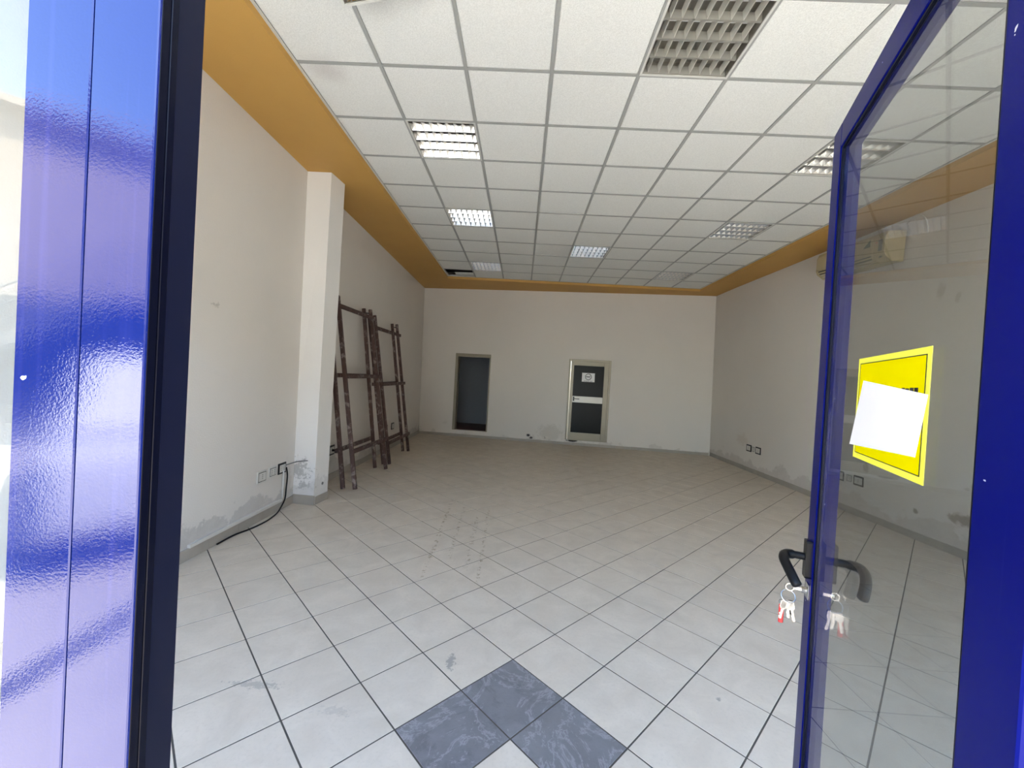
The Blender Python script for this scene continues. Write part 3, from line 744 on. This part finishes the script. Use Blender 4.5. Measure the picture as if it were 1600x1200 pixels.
for y, w_, mod, nm, kind in ((7.66, .16, 1, 'black framed socket of the far right wall row, nearest the back wall', 'black'), (7.515, .10, 2, 'slim pale socket in the middle of the far right wall row', 'white'), (7.365, .16, 1, 'black framed socket of the far right wall row, nearest the glass door', 'black')):
    socket('wall_socket', (xr(y, .43), y, .432), RR, w_, .125 if kind == 'black' else .10, mod, nm, kind, group='sockets on the far right wall')
for y, w_, mod, nm, kind in ((5.505, .155, 1, 'black framed socket seen through the glass door, nearest its blue edge', 'black'), (5.345, .10, 2, 'slim pale socket seen through the glass door between two black ones', 'white'), (5.20, .155, 1, 'black framed socket seen through the glass door, farthest from its blue edge', 'black')):
    socket('wall_socket', (xr(y, .43), y, .434), RR, w_, .125 if kind == 'black' else .10, mod, nm, kind, group='sockets behind the glass door')

# loose cable and rod at the pillar socket
b = B().tube(smoothpath([(-2.367, 4.14, .445), (-2.33, 4.27, .455), (-2.27, 4.30, .462), (-2.225, 4.31, .466)], 4), .0055, 6)
tag(obj('metal_rod', b, 'railing', smooth=True), 'thin grey rod sticking out of the socket across the pillar', 'rod')
pts = smoothpath([(-2.366, 4.155, .42), (-2.36, 4.17, .33), (-2.355, 4.15, .2), (-2.35, 4.13, .11), (-2.345, 4.08, .06), (-2.33, 3.98, .015), (-2.31, 3.85, .008), (-2.30, 3.72, .008), (-2.315, 3.55, .008), (-2.35, 3.40, .010), (-2.353, 3.2, .010)], 6)
tag(obj('cable', B().tube(pts, .007, 7), 'plastic_black', smooth=True), 'black electric cable drooping from the socket to the floor along the skirting', 'cable')
pts = smoothpath([(-2.366, 4.105, .40), (-2.364, 4.105, .25), (-2.362, 4.10, .118)], 5)
tag(obj('cable', B().tube(pts, .009, 7), 'conduit', smooth=True), 'white cable hanging straight down beside the black one at the pillar', 'cable')
b = B().box(-2.3765, -2.352, 2.93, 4.09, .0875, .112)
ctk = tag(obj('cable_trunking', b, 'conduit', None, .002), 'white plastic cable trunking lying on top of the left skirting', 'trunking')
obj('trunking_lid', B().box(-2.3775, -2.3505, 3.0, 4.02, .1122, .1152), 'conduit', ctk)

# ------------------------------------------------------------------ air conditioner on the right wall
ac = tag(empty('air_conditioner', (4.262, 5.325, 3.075)), 'yellowed wall mounted air conditioner under the soffit, seen through the glass door', 'air conditioner')
ac.rotation_euler = (math.radians(2.5), 0, 0)
Lh = .55
prof = [(0, 0), (-.12, -.005), (-.205, .055), (-.225, .10), (-.225, .27), (-.20, .335), (0, .35)]
def acp(b, y0, y1, grow=0): return b.prism([(x - (grow if x < -.05 else 0), z) for x, z in reversed(prof)], y0, y1, 'y')
def prism_y(poly, y0, y1):
    b = B(); n = len(poly)
    for y in (y0, y1): b.v += [(x, y, z) for x, z in poly]
    b.f = [tuple(range(n)), tuple(reversed(range(n, 2 * n)))] + [(i, (i + 1) % n, n + (i + 1) % n, n + i) for i in range(n)]
    return b
obj('body', prism_y(prof, -Lh + .16, Lh), 'plastic_beige', ac, .006)
obj('side_panel', prism_y([(x - (.004 if x < -.05 else 0), z) for x, z in prof], -Lh, -Lh + .158), 'plastic_beige', ac, .006)
obj('front_panel', B().box(-.232, -.225, -Lh + .18, Lh - .03, .125, .29), 'plastic_beige', ac, .002)
for z, xo in ((.055, -.205), (.085, -.222)):
    obj('air_slot', B().bar((xo - .002, -Lh + .19, z), (xo - .002, Lh - .06, z), .008, .010, (0, 0, 1)), 'black_print', ac)
for k_ in range(2):
    obj('vane', B().bar((-.155 - .03 * k_, -Lh + .2, .020 + .021 * k_), (-.155 - .03 * k_, Lh - .07, .020 + .021 * k_), .028, .005, (-.5, 0, 1)), 'plastic_white', ac)
b = B(); b.v = [(-.2335, -.25, .20), (-.2335, -.35, .20), (-.2335, -.35, .285), (-.232, -.25, .20), (-.232, -.35, .20), (-.232, -.35, .285)]; b.f = [(0, 1, 2), (5, 4, 3), (0, 3, 4, 1), (1, 4, 5, 2), (2, 5, 3, 0)]
o = obj('sticker', b, 'green', ac); o['label'] = 'dark triangular sticker'
obj('display', B().box(-.2315, -.229, -Lh + .035, -Lh + .085, .12, .25), 'railing', ac); obj('indicator', B().box(-.2315, -.229, -Lh + .105, -Lh + .125, .22, .232), 'red', ac)
obj('badge', B().box(-.214, -.211, -Lh + .05, -Lh + .085, .045, .075), 'railing', ac)
b = B().box(4.29, 4.345, 4.95, 6.05, 3.395, 3.455)
tag(obj('pipe_duct', b, 'conduit', None, .004), 'white plastic pipe duct on the wall just above the air conditioner', 'duct')
pts = smoothpath([(4.33, 4.95, 3.43), (4.30, 4.80, 3.50), (4.27, 4.66, 3.53), (4.26, 4.56, 3.46), (4.29, 4.55, 3.36), (4.31, 4.57, 3.26)], 6)
tag(obj('cable', B().tube(pts, .007, 7), 'conduit', smooth=True), 'pale cable looping down the wall at the end of the air conditioner', 'cable')

# ------------------------------------------------------------------ the street outside, seen only as reflections
tag(obj('pavement', B().box(-40, 40, -5.4, .36, -.25, -.02), 'pave'), 'pale concrete pavement outside the shop entrance', kind='structure')
tag(obj('road', B().box(-40, 40, -12, -5.4, -.30, -.06), 'asphalt'), 'grey asphalt road across from the shop', kind='structure')
tag(obj('far_pavement', B().box(-40, 40, -40, -12, -.3, -.02), 'pave'), 'pale pavement on the far side of the road', kind='structure')
tag(obj('drain_channel', B().box(-2.22, -2.12, -5.3, .30, -.03, -.014), 'kerb'), 'dark drain channel crossing the pavement', kind='structure')
hs = tag(empty('building', (-9.6, -8.6, 0), math.radians(45)), 'beige stuccoed house across the street mirrored in the shop window', 'building')
# local -? : facade looks along local +x (towards the shop)
obj('walls', B().box(-7, 0, -4.5, 5.2, -.1, 6.4), 'stucco', hs)
obj('roof', B().hexa([(-7.3, -4.8, 6.4), (.35, -4.8, 6.4), (.35, 5.5, 6.4), (-7.3, 5.5, 6.4), (-7.3, -4.8, 6.6), (.35, -4.8, 6.55), (.35, 5.5, 6.55), (-7.3, 5.5, 6.6)]), 'stucco', hs)
obj('annex', B().box(-5, .5, 5.2, 9.5, -.1, 4.6), 'stucco', hs)
obj('dark_facade_band', B().box(-.1, .04, -4.52, 5.19, -.1, 2.6), 'shade_band', hs)  # added band, shade of the lower facade put into its colour
st = tag(empty('outdoor_staircase', hs.location, hs.rotation_euler.z), 'grey steel outdoor staircase with railing against the beige house', 'staircase')
b = B(); n_ = 14
for q in range(n_):
    z = 2.75 * (q + 1) / n_; y = 3.6 - q * .27
    obj('step', B().box(.06, .95, y - .14, y + .14, z - .03, z), 'railing', st)
obj('landing', B().box(.06, .95, -1.4, 0.1, 2.72, 2.76), 'railing', st)
for x in (.08, .95): obj('stringer', B().bar((x, 3.8, .0), (x, 0, 2.75), .05, .22), 'railing', st)
rb = B()
for f in (.35, .65, 1.0):
    rb.tube([(.95, 3.75, .05 + f), (.95, .05, 2.76 + f)], .022, 6); rb.tube([(.95, .05, 2.76 + f), (.95, -1.4, 2.76 + f)], .022, 6)
obj('handrail', rb, 'railing', st)
for y, z in ((3.7, .1), (2.5, .95), (1.25, 1.85), (.05, 2.75), (-.7, 2.75), (-1.38, 2.75)): obj('post', B().tube([(.95, y, z), (.95, y, z + 1.02)], .022, 6), 'railing', st)
for k_, (x0_, x1_, hh, dd_) in enumerate(((-1, 9, 7.4, 0), (9.02, 19, 8.6, .4), (19.02, 31, 7.0, -.3))):  # unseen houses added to keep low sky off the far floor
    bo = tag(empty('building', (x0_, -12.6, 0)), ('low', 'tall', 'wide')[k_] + ' unseen rendered house added across the street to block low sky', 'building')
    obj('walls', B().box(0, x1_ - x0_, -9, dd_, -.1, hh), 'stucco', bo)
    obj('cornice', B().box(-.0, x1_ - x0_, -9, dd_ + .35, hh, hh + .25), 'stucco', bo)
    nw = int((x1_ - x0_) / 2.4)
    for q in range(nw):
        for z in (1.0, 4.4):
            xx = (q + .5) * (x1_ - x0_) / nw
            obj('window', B().box(xx - .5, xx + .5, dd_ - .02, dd_ + .03, z, z + 1.5), 'carglass', bo)
# white car
car = tag(empty('car', (-3.9, -3.6, -.02), math.radians(40)), 'white parked car mirrored in the blue door frame', 'car')
body = [(-2.0, .32), (-1.95, .75), (-1.75, .86), (-1.0, .95), (1.75, .95), (1.98, .80), (2.02, .35), (1.9, .22), (-1.9, .22)]
cab = [(-1.15, .93), (-.45, 1.46), (1.25, 1.50), (1.85, .93)]
def prism_side(poly, h): return prism_y(poly, -h, h)
obj('body', prism_side(list(reversed(body)), .86), 'carpaint', car, .06, True)
obj('cabin', B().hexa([(-1.15, -.8, .93), (1.85, -.8, .93), (1.85, .8, .93), (-1.15, .8, .93), (-.4, -.62, 1.48), (1.3, -.62, 1.5), (1.3, .62, 1.5), (-.4, .62, 1.48)]), 'carpaint', car, .05)
for sg_ in (-1, 1):
    obj('side_window', B().hexa([(-.8, sg_ * .775, 1.0), (1.45, sg_ * .775, 1.0), (1.45, sg_ * .79, 1.0), (-.8, sg_ * .79, 1.0), (-.28, sg_ * .655, 1.40), (1.12, sg_ * .655, 1.40), (1.12, sg_ * .672, 1.40), (-.28, sg_ * .672, 1.40)]), 'carglass', car)
obj('windscreen', B().hexa([(-1.09, -.7, 1.0), (-1.06, -.7, .99), (-1.06, .7, .99), (-1.09, .7, 1.0), (-.50, -.56, 1.43), (-.47, -.56, 1.42), (-.47, .56, 1.42), (-.50, .56, 1.43)]), 'carglass', car)
for x in (-1.25, 1.25):
    for y in (-.80, .80):
        obj('wheel', B().tube([(x, y - .1, .31), (x, y + .1, .31)], .31, 18), 'rubber', car)
